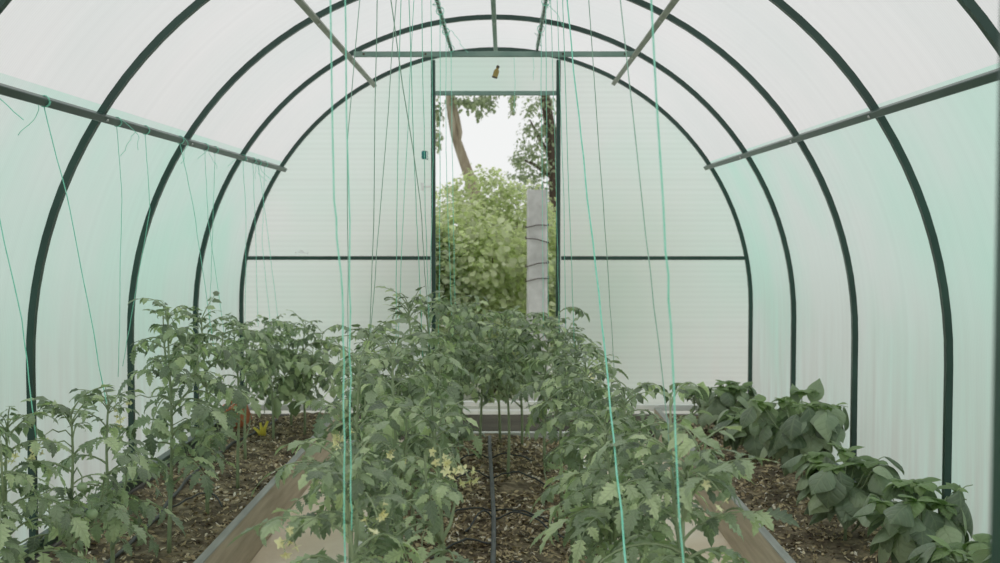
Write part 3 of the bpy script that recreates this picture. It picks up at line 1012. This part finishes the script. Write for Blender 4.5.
# ------------------------------------------------------------------ twines
def twine(pts, label, rad=0.0013, mat='twine', knot=True, curl=None, seed=0, group=None):
    rg = random.Random(seed)
    rad *= 0.92
    mb = MB()
    out = []
    for i in range(len(pts) - 1):
        for j in range(6):
            p = pts[i].lerp(pts[i + 1], j / 6)
            if j: p = p + V((rg.uniform(-1, 1), rg.uniform(-1, 1), 0)) * 0.0015
            out.append(p)
    out.append(pts[-1])
    mb.tube(out, rad, 5)
    if knot:   # turns round the rail and a bow of loose end
        c = pts[0]
        for ring in (-0.004, 0.003):
            mb.tube([c + V((0.016 * math.cos(a_ * PI / 5), ring + 0.0006 * a_, 0.014 + 0.016 * math.sin(a_ * PI / 5))) for a_ in range(11)], rad, 4)
    if curl:
        q = pts[0].copy(); cp = [q.copy()]
        a_ = rg.uniform(0, 6)
        for k in range(12):
            a_ += rg.uniform(-0.9, 0.9)
            q = q + V((math.cos(a_) * 0.012, rg.uniform(-.004, .004), -0.010 * curl * (k > 1) + 0.010 * (k <= 1)))
            cp.append(q.copy())
        mb.tube(cp, rad * 0.8, 4)
    o = mb.build('twine', M[mat])
    tag(o, label, 'twine', group)
    return o


def on_rail(x, z, p, q):
    """the depth where the rail's picture crosses the line through picture points p and q"""
    best = None
    y = 1.0
    while y < 6.7:
        u = proj((x, y, z))
        d = (q[1] - p[1]) * (u[0] - p[0]) - (q[0] - p[0]) * (u[1] - p[1])
        d = abs(d) / math.hypot(q[0] - p[0], q[1] - p[1])
        if best is None or d < best[0]: best = (d, y)
        y += 0.01
    return best[1]


def tied(rail_xz, line, label, **kw):
    x, z = rail_xz
    y = kw.pop('y', None) or on_rail(x, z, line[0], line[1])
    z2 = z - 0.014
    pts = [V((x, y, z2))]
    yb = kw.pop('yb', y)
    if yb > 2.5: yb = max(y, yb)
    nl = len(line) - 1
    for i, (px, py) in enumerate(line[1:]):
        pts.append(at(px, py, y + (yb - y) * ((py - line[0][1]) / (line[-1][1] - line[0][1]))))
    # carry on down into the plant it holds up
    e, d_ = pts[-1], (pts[-1] - pts[-2]).normalized()
    zt = 0.03 if (y < 2.2 and yb == y and e.z < 0.6) else 0.55
    if e.z > zt: pts.append(e + d_ * ((e.z - zt) / max(0.2, -d_.z)))
    twine(pts, label, **kw)
    return y


LB, RB = (-BX, BZ), (BX, BZ)
LOW = (-LOWX, LOWZ)
tw = [
    # central bars, latch side
    (LB, [(330, 0), (334, 200), (343, 310), (344, 470), (345, 600)], 'bright mint twine farthest from the door on the latch side, before the near stems', dict(rad=0.0013)),
    (LB, [(345, 0), (349, 200), (350, 330), (351, 470)], 'bright mint twine just inside the outermost one on the latch side', dict(rad=0.0013)),
    (LB, [(359, 0), (347, 145), (348, 330)], 'thin twine that slants to meet the second latch side twine halfway down', dict(yb=3.0, mat='twine_old', rad=0.0011)),
    (LB, [(377, 0), (374, 200), (370, 325)], 'straight twine dropping past the end of the grey upper rail', dict(yb=3.9, mat='twine_old', rad=0.0014)),
    (LB, [(396, 0), (381, 200), (372, 315)], 'twine slanting away from the door down to the tall central tomato', dict(yb=3.9, mat='twine_old', rad=0.0014)),
    (LB, [(391, 0), (420, 200), (427, 300)], 'twine slanting towards the door, crossing two others', dict(yb=3.95, mat='twine_old', rad=0.0014)),
    (LB, [(401, 0), (397, 200), (396, 320)], 'nearly vertical twine between the two crossing ones', dict(yb=3.9, rad=0.0013)),
    (LB, [(409, 0), (416, 200), (420, 290)], 'twine just left of the teal clip on the end wall', dict(yb=4.0, rad=0.0014)),
    (LB, [(414, 0), (404, 200), (400, 300)], 'pale twine slanting off from beside the teal clip', dict(yb=4.0, rad=0.0012)),
    (LB, [(422, 4), (425, 200), (428, 290)], 'twine hanging in line with the teal clip and white hook', dict(yb=4.4, rad=0.0014)),
    (LB, [(431, 8), (433, 160), (430, 290)], 'twine hanging against the door jamb with the hook', dict(yb=4.5, rad=0.0014)),
    (LB, [(440, 24), (440, 200), (439, 300)], 'twine just inside the open doorway beside the jamb', dict(yb=4.9, rad=0.0015)),
    (LB, [(446, 38), (446, 150), (449, 240)], 'twine in the doorway in front of the leaning tree trunk', dict(yb=5.0, rad=0.0014)),
    (LB, [(451, 48), (453, 200), (455, 300)], 'twine in the doorway hanging over the pale bramble leaves', dict(yb=5.0, rad=0.0016)),
    # central bars, post side
    (RB, [(651, 0), (663, 200), (672, 350), (684, 600)], 'bright mint twine farthest toward the peppers, reaching down to the near tomato', dict(rad=0.0015)),
    (RB, [(620, 0), (642, 200), (666, 412)], 'dark green twine ending at a curled leaf above the base strip', dict(mat='twine_old', rad=0.0012)),
    (RB, [(589, 0), (603, 200), (613, 350)], 'twine between the bright ones on the post side', dict(yb=3.9, mat='twine_old', rad=0.0013)),
    (RB, [(567, 0), (577, 100), (590, 220), (608, 380), (630, 600)], 'bright mint twine slanting down over the post side tomatoes', dict(yb=1.75, rad=0.0022)),
    (RB, [(563, 0), (569, 200), (574, 335)], 'pale twine just beside the door jamb on the post side', dict(yb=4.4, rad=0.0014)),
    (RB, [(557, 0), (564, 200), (566, 335)], 'thin twine nearest the door jamb over the end wall, post side', dict(yb=4.5, rad=0.0012)),
    (RB, [(551, 15), (556, 180), (559, 320)], 'twine running down along the far door jamb, post side', dict(yb=4.9, rad=0.0013)),
    (RB, [(546, 28), (547, 180), (548, 290)], 'twine in the doorway along the edge of the concrete post', dict(yb=5.1, rad=0.0015)),
    (RB, [(541, 44), (542, 180), (543, 300)], 'twine in the doorway in front of the concrete post', dict(yb=5.1, rad=0.0015)),
]
for i, (rl, line, lab, kw) in enumerate(tw):
    tied(rl, line, lab, seed=i, curl=(1 if i % 3 == 0 else None), group='twines from the two central bars', **kw)
# low side rail
low = [
    ([(-14, 150), (22, 320), (36, 440)], 'bright mint twine nearest the camera on the low side rail, by the picture edge', dict(rad=0.0016)),
    ([(43, 98), (70, 210), (105, 395)], 'bright mint twine tied to the low side rail before the first dark arch leg', dict(rad=0.0016)),
    ([(116, 118), (122, 200), (120, 290)], 'pale twine on the low side rail between the two nearest visible arches', dict(rad=0.0012)),
    ([(145, 128), (150, 210), (136, 290)], 'faded twine hanging from the low side rail with a bend halfway', dict(rad=0.0013)),
    ([(180, 140), (193, 205), (207, 300)], 'twine knotted where the low side rail crosses the third arch', dict(rad=0.0014)),
    ([(205, 146), (208, 220), (221, 310)], 'twine on the low side rail with a loose curl beside it', dict(rad=0.0012)),
    ([(215, 150), (213, 220), (210, 310)], 'second twine beside the loose curl on the low side rail', dict(rad=0.0012)),
    ([(243, 156), (246, 220), (245, 320)], 'twine in front of the second farthest arch leg on the tomato side', dict(rad=0.0013)),
    ([(253, 159), (255, 220), (258, 320)], 'twine at the far end of the low side rail, hanging straight', dict(rad=0.0013)),
    ([(258, 160), (266, 220), (278, 320)], 'twine at the far end of the low side rail, slanting toward the door', dict(rad=0.0013)),
    ([(265, 162), (262, 240), (270, 320)], 'last twine on the low side rail next to the end wall', dict(rad=0.0012)),
]
for i, (line, lab, kw) in enumerate(low):
    tied(LOW, line, lab, seed=50 + i, curl=1, group='twines from the low side rail', **kw)
# short twine ends
for i, (px, y0, y1, lab) in enumerate([(514, 57, 112, 'short loose twine end hanging from the crossbar over the doorway'),
                                       (533, 57, 80, 'stubby twine end on the crossbar by the far jamb')]):
    p = at(px, y0, TIEY - 0.025)
    twine([p, at(px + 1, (y0 + y1) / 2, TIEY - 0.03), at(px, y1, TIEY - 0.03)], lab, rad=0.0012, knot=False, seed=80 + i)
# twine scraps wound round the bars
for i, (sx, lab) in enumerate(((-1, 'tangle of mint twine wound round the latch side bar'), (1, 'dark twine wound round the post side bar'))):
    mb = MB(); rg = random.Random(90 + i)
    pts = []
    for k in range(520):
        a_ = k * 0.3
        y = 3.6 + 2.0 * k / 520
        rad = 0.0095 + (0.02 * rg.random() if rg.random() < 0.04 else 0)
        pts.append(V((sx * BX + rad * math.cos(a_), y, BZ + rad * math.sin(a_))))
    mb.tube(pts, 0.0011, 4)
    tag(mb.build('twine_wrap', M['twine'] if sx < 0 else M['twine_old']), lab, 'twine')

# ------------------------------------------------------------------ small things
# hanging bottle
yb = TIEY - 0.01
c = at(494.5, 78, yb)
Rb = Matrix.Rotation(math.radians(17), 3, 'Y')
root = empty('hanging_bottle', c)
tag(root, 'tiny amber bottle hanging tilted on a thread above the doorway', 'bottle')
s = 1.08
mb = MB(); mb.lathe([(0, 0), (0.012 * s, 0), (0.0135 * s, 0.003), (0.0135 * s, 0.006)], (0, 0, 0), Rb, 16)
mb.build('base', M['cap'], root)
mb = MB(); mb.lathe([(0.0125 * s, 0.006), (0.0125 * s, 0.034), (0.011 * s, 0.040), (0.006 * s, 0.045), (0.0055 * s, 0.053), (0, 0.053)], (0, 0, 0), Rb, 16)
mb.build('bottle_body', M['amber'], root)
mb = MB(); mb.lathe([(0, 0.052), (0.0075 * s, 0.052), (0.0075 * s, 0.062), (0.004, 0.064), (0, 0.064)], (0, 0, 0), Rb, 12)
mb.build('cap', M['cap'], root)
mb = MB(); tp = Rb @ V((0, 0, 0.063)); tz = BZ - 0.03 - c.z
mb.tube([tp, V((tp.x, 0, tz))], 0.0005, 4)
mb.build('thread', M['white'], root)

# teal clip + white scrap on the end wall
mb = MB(); p = at(424, 155, YB - 0.004)
mb.box(p, (0.028, 0.018, 0.05), bev=0.006)
mb.tube([p + V((0.01, -0.008, -0.02)), p + V((0.022, -0.012, -0.03)), p + V((0.022, -0.012, 0.02)), p + V((0.01, -0.008, 0.02))], 0.002, 5)
tag(mb.build('clip', M['teal']), 'small teal plastic clip on the end wall beside the door', 'clip')
mb = MB(); p = at(302, 254, YB - 0.006)
vs = []; rg = random.Random(4)
for i in range(7):
    for j in range(4):
        vs.append(p + V(((i - 3) * 0.013, -0.006 + (j - 1.5) * 0.006, 0.009 * math.sin(i * 1.7 + j) * 0.6 + 0.004 * j + (0.008 if i in (2, 3) else 0))))
mb.add(vs, [(i * 4 + j, i * 4 + j + 1, i * 4 + 5 + j, i * 4 + 4 + j) for i in range(6) for j in range(3)])
tag(mb.build('paper_scrap', M['white']), 'crumpled white scrap lying on the end wall rail', 'scrap')

# orange pot, tipped on the soil at the far end of the tomato bed
yp = 6.2
c = at(240, 424, yp)
c.z = soil_z(c.x, yp) + 0.012
root = empty('flower_pot', c)
tag(root, 'orange terracotta coloured pot tipped over on the soil behind the side tomatoes', 'pot')
Rp = Matrix.Rotation(math.radians(-28), 3, 'Y') @ Matrix.Rotation(math.radians(12), 3, 'X')
mb = MB(); mb.lathe([(0, 0), (0.052, 0), (0.056, 0.004), (0.074, 0.105), (0.071, 0.105), (0.053, 0.012), (0, 0.010)], (0.02, 0, 0.018), Rp, 28)
mb.build('pot_body', M['pot'], root)
mb = MB(); mb.lathe([(0.071, 0.108), (0.080, 0.106), (0.082, 0.128), (0.077, 0.132), (0.072, 0.128), (0.071, 0.108)], (0.02, 0, 0.018), Rp, 28)
mb.build('rim', M['pot'], root)
yq = 5.95
mb = MB(); c = at(260, 426, yq); c.z = soil_z(c.x, yq) + 0.008
for k, (dx, dz) in enumerate(((-0.035, 0.04), (-0.01, 0.065), (0.02, 0.075))):
    b0 = c + V((0.01 * k, 0, 0))
    pts = [b0, b0 + V((dx * .2, 0, dz * .5)), b0 + V((dx, 0.01, dz))]
    mb.tube(pts, [0.010, 0.009, 0.006], 6)
tag(mb.build('yellow_gripper', M['yellow']), 'small bright yellow plastic claw standing beside the orange pot', 'garden tool')

# drip irrigation
mb = MB()
hp = []
for i in range(40):
    y = 1.4 + 4.3 * i / 39
    x = -0.005 - 0.02 * math.sin(y * 1.3)
    hp.append(V((x, y, soil_z(x, y) + 0.016)))
mb.tube(hp, 0.0085, 8)
hose = mb.build('drip_hose', M['hose_dusty'])
tag(hose, 'black drip hose running along the middle of the mulched central bed', 'hose')
for k, (y, xr, xl) in enumerate([(3.45, 0.17, 0), (3.75, 0, 0.2), (4.05, 0.26, 0.10), (4.2, 0.24, 0.24), (4.75, 0.25, 0.2), (5.2, 0.2, 0.2)]):
    for sgn, ext in ((1, xr), (-1, xl)):
        if not ext: continue
        mb = MB(); pts = []
        x0 = -0.005 - 0.02 * math.sin(y * 1.3)
        for i in range(12):
            t = i / 11
            x = x0 + sgn * ext * t; yy = y + 0.05 * math.sin(t * 3 + k) * t - 0.1 * t * t
            pts.append(V((x, yy, soil_z(x, yy) + 0.010 + 0.035 * math.sin(PI * min(1, t * 1.15)) * (1 if k % 2 == 0 else .5))))
        mb.tube(pts, 0.0035, 6)
        mb.build('drip_tube', M['hose'], hose)
mb = MB(); pts = []
for i in range(40):
    y = 2.2 + 4.2 * i / 39
    x = -1.27 + 0.05 * math.sin(y * 2.1)
    pts.append(V((x, y, soil_z(x, y) + 0.012)))
mb.tube(pts, 0.007, 8)
tag(mb.build('drip_hose', M['hose']), 'black hose snaking along the wall under the side bed tomatoes', 'hose')
mb = MB(); pts = []
for i in range(14):
    t = i / 13
    x = -1.24 + 0.2 * t; y = 4.2 + 0.25 * math.sin(t * 2.4)
    pts.append(V((x, y, soil_z(x, y) + 0.010 + 0.03 * math.sin(PI * t))))
mb.tube(pts, 0.0035, 6)
tag(mb.build('drip_tube', M['hose']), 'thin black tube looping over the soil in the side bed', 'hose')

# ------------------------------------------------------------------ outside the doorway
def blob_foliage(mb, c, rad, n, size, rg, shell_=0.55, hang=0.3, width=1.0):
    for _ in range(n):
        d = V((rg.gauss(0, 1), rg.gauss(0, 1), rg.gauss(0, 1))).normalized()
        k = shell_ + (1 - shell_) * rg.random()
        bump = 1 + 0.28 * noise.noise(d * 2.3 + c)
        p = c + V((d.x * rad[0], d.y * rad[1], d.z * rad[2])) * k * bump
        dd = (d + V((rg.uniform(-1, 1), rg.uniform(-1, 1), rg.uniform(-1, 1) - hang))).normalized()
        up = (UPV + d * 0.8 + V((rg.uniform(-.6, .6), rg.uniform(-.6, .6), 0))).normalized()
        leaf_blade(mb, p, dd, up, size * 0.62 * rg.uniform(0.6, 1.3), [(0, .06), (.3, .36), (.65, .3), (1, 0)], width * 1.2, rg.uniform(0, .9), .3, 0, rg)


def shrub(name, x, y, h, rx, label, mat, n, size, seed, grp='shrubs outside the doorway', blobs=7):
    rg = random.Random(seed)
    z0 = FLOOR - 0.02
    root = empty(name, (x, y, z0))
    tag(root, label, 'shrub', grp)
    st = MB(); fo = MB()
    for k in range(blobs):
        a_ = rg.uniform(0, 6.28)
        c = V((math.cos(a_) * rx * rg.uniform(0.1, 0.6), math.sin(a_) * rx * 0.5, h * (0.25 + 0.6 * k / blobs)))
        st.tube([V((c.x * .2, c.y * .2, 0)), V((c.x * .6, c.y * .6, c.z * .6)), c], [0.014, 0.01, 0.005], 5)
        rr_ = rx * rg.uniform(0.45, 0.7)
        blob_foliage(fo, c, (rr_, rr_ * .8, h * rg.uniform(0.16, 0.24)), (2 if y < 10 else 3) * n // blobs, size * (1 if y < 10 else 0.75), rg)
    st.build('stem', M['bark_dark'], root)
    fo.build('foliage', mat, root)


shrub('bramble_bush', -0.62, 8.4, 1.45, 0.55, 'leafy bramble bush right outside the door beside the latch jamb', M['hedge_a'], 2600, 0.085, 21)
shrub('bramble_bush', -0.05, 8.9, 1.55, 0.62, 'pale leafy bramble bush filling the middle of the doorway', M['hedge_b'], 3000, 0.085, 22)
shrub('bramble_bush', 0.62, 9.4, 1.25, 0.6, 'dark bush behind the foot of the concrete post', M['hedge_a'], 2400, 0.08, 23)
shrub('broadleaf_shrub', -1.0, 12.2, 1.75, 1.0, 'yellow green shrub in the distance behind the leaning trunk', M['hedge_b'], 3200, 0.11, 24)
shrub('broadleaf_shrub', 0.15, 12.8, 2.0, 0.9, 'round yellow green shrub in the distance, highest in the middle of the doorway', M['hedge_b'], 3600, 0.11, 25)
shrub('broadleaf_shrub', 1.25, 11.6, 1.75, 0.9, 'bushy shrub in the distance behind the concrete post', M['hedge_b'], 3000, 0.11, 26)

# concrete post with wire
yp = 8.3
pb = at(537, 300, yp)
ptp = at(537.5, 190, yp)
root = empty('concrete_post', (pb.x, yp, FLOOR - 0.02))
tag(root, 'pale weathered concrete post with turns of wire outside the doorway', 'post')
Hp = ptp.z - (FLOOR - 0.02)
mb = MB()
nn = 14
vs = []; fs = []
rg = random.Random(5)
for i in range(nn + 1):
    z = Hp * i / nn
    k = 1 - 0.06 * i / nn
    for (cx, cy) in ((-1, -.8), (-.8, -1), (.8, -1), (1, -.8), (1, .8), (.8, 1), (-.8, 1), (-1, .8)):
        vs.append(V((cx * 0.078 * k + rg.uniform(-.002, .002), cy * 0.07 * k, z)))
for i in range(nn):
    for j in range(8):
        fs.append((i * 8 + j, i * 8 + (j + 1) % 8, (i + 1) * 8 + (j + 1) % 8, (i + 1) * 8 + j))
fs.append(tuple(nn * 8 + j for j in range(8)))
mb.add(vs, fs, 0, False)
mb.build('post_body', M['concrete'], root)
for (py, sl) in ((226, 0.01), (240, -0.02), (264, 0.02), (279, 0.015)):
    z = at(537, py, yp).z - (FLOOR - 0.02)
    mb = MB()
    pts = []
    for k in range(17):
        a_ = 2 * PI * k / 16
        sq = max(abs(math.cos(a_)), abs(math.sin(a_)))
        pts.append(V((0.083 * math.cos(a_) / sq, 0.083 * math.sin(a_) / sq, z + sl * math.cos(a_) + 0.006 * math.sin(a_ * 3))))
    mb.tube(pts, 0.004, 5)
    mb.build('wire', M['wire'], root)


# trees
def tree(name, path, rads, label, mat_b, mat_f, clumps, seed, extra=()):
    rg = random.Random(seed)
    base = V((path[0].x, path[0].y, FLOOR - 0.02))
    root = empty(name, base)
    tag(root, label, 'tree', 'trees beyond the shrubs')
    tb = MB()
    tb.tube([p - base for p in path], rads, 10)
    tb.build('trunk', M[mat_b], root)
    if extra:
        eb = MB()
        for (pts, rs) in extra: eb.tube([p - base for p in pts], rs, 7)
        eb.build('branch', M[mat_b], root)
    fo = MB()
    for (c, rad, n, size, hang) in clumps:
        blob_foliage(fo, c - base, rad, n, size, rg, 0.1, hang, 0.8)
    fo.build('foliage', M[mat_f], root)


YT = 14.0
A = lambda px, py, y=YT: at(px, py, y)
P = [V((A(484, 240).x, YT, FLOOR - 0.03)), A(480, 215), A(474, 190), A(467, 170), A(460, 150), A(455, 135), A(451, 115), A(449, 95), A(447, 60), A(440, 20), V((A(430, -60).x, YT, A(430, -60).z))]
Rs = [0.10, 0.09, 0.076, 0.064, 0.058, 0.052, 0.046, 0.042, 0.04, 0.035, 0.02]
br = [([A(457, 147), A(459.5, 132), A(457, 118), A(453, 102), A(452, 85)], [0.04, 0.036, 0.034, 0.03, 0.025]),
      ([A(448, 80), A(470, 60), A(490, 70), A(497, 100)], [0.03, 0.02, 0.014, 0.006]),
      ([A(447, 70), A(436, 80), A(434, 110), A(436, 145)], [0.02, 0.014, 0.01, 0.005]),
      ([A(445, 50), A(500, 40), A(512, 70), A(514, 105)], [0.03, 0.02, 0.012, 0.006])]
cl = []
rg = random.Random(31)
for (px, py, rx, rz, n) in [(470, 103, .20, .10, 130), (485, 98, .18, .12, 90), (456, 100, .14, .10, 60), (437, 112, .09, .22, 110), (438, 138, .06, .18, 50), (479, 112, .05, .14, 30), (490, 106, .08, .12, 40),
                            (513, 98, .06, .16, 50), (512, 110, .04, .1, 20), (497, 85, .25, .12, 110), (465, 60, .5, .3, 200), (510, 50, .4, .3, 150), (430, 60, .4, .4, 150), (440, -20, .8, .5, 300)]:
    cl.append((A(px, py), (rx, .35, rz), n, 0.085, 1.5))
tree('slender_tree', P, Rs, 'slender tree with a leaning trunk and hanging sprays of small leaves', 'bark', 'tree_leaf', cl, 41, br)
YT2 = 16.0
B = lambda px, py: at(px, py, YT2)
P = [V((B(560, 240).x, YT2, FLOOR - 0.03)), B(559, 210), B(556, 170), B(552, 140), B(547, 110), B(543, 80), B(540, 30), V((B(535, -40).x, YT2, B(535, -40).z))]
cl = []
for (px, py, rx, rz, n) in [(547, 100, .25, .25, 150), (530, 108, .14, .2, 90), (545, 130, .24, .3, 200), (528, 130, .15, .2, 90), (530, 150, .3, .25, 160), (519, 160, .18, .18, 110), (545, 165, .3, .3, 220), (525, 175, .28, .2, 170), (540, 190, .35, .25, 240),
                            (566, 130, .3, .6, 200), (550, 60, .5, .4, 250), (540, 10, .6, .5, 250), (514, 190, .2, .12, 80)]:
    cl.append((B(px, py), (rx, .5, rz), n, 0.085, 1.0))
tree('dense_tree', P, [0.15, 0.14, 0.10, 0.085, 0.07, 0.06, 0.05, 0.02], 'taller grey green tree with a dark trunk, rising behind the concrete post', 'bark_dark', 'tree_leaf', cl, 42,
     [([B(555, 165), B(540, 140), B(530, 120)], [0.04, 0.03, 0.01]), ([B(556, 180), B(535, 165), B(520, 158)], [0.04, 0.025, 0.01])])
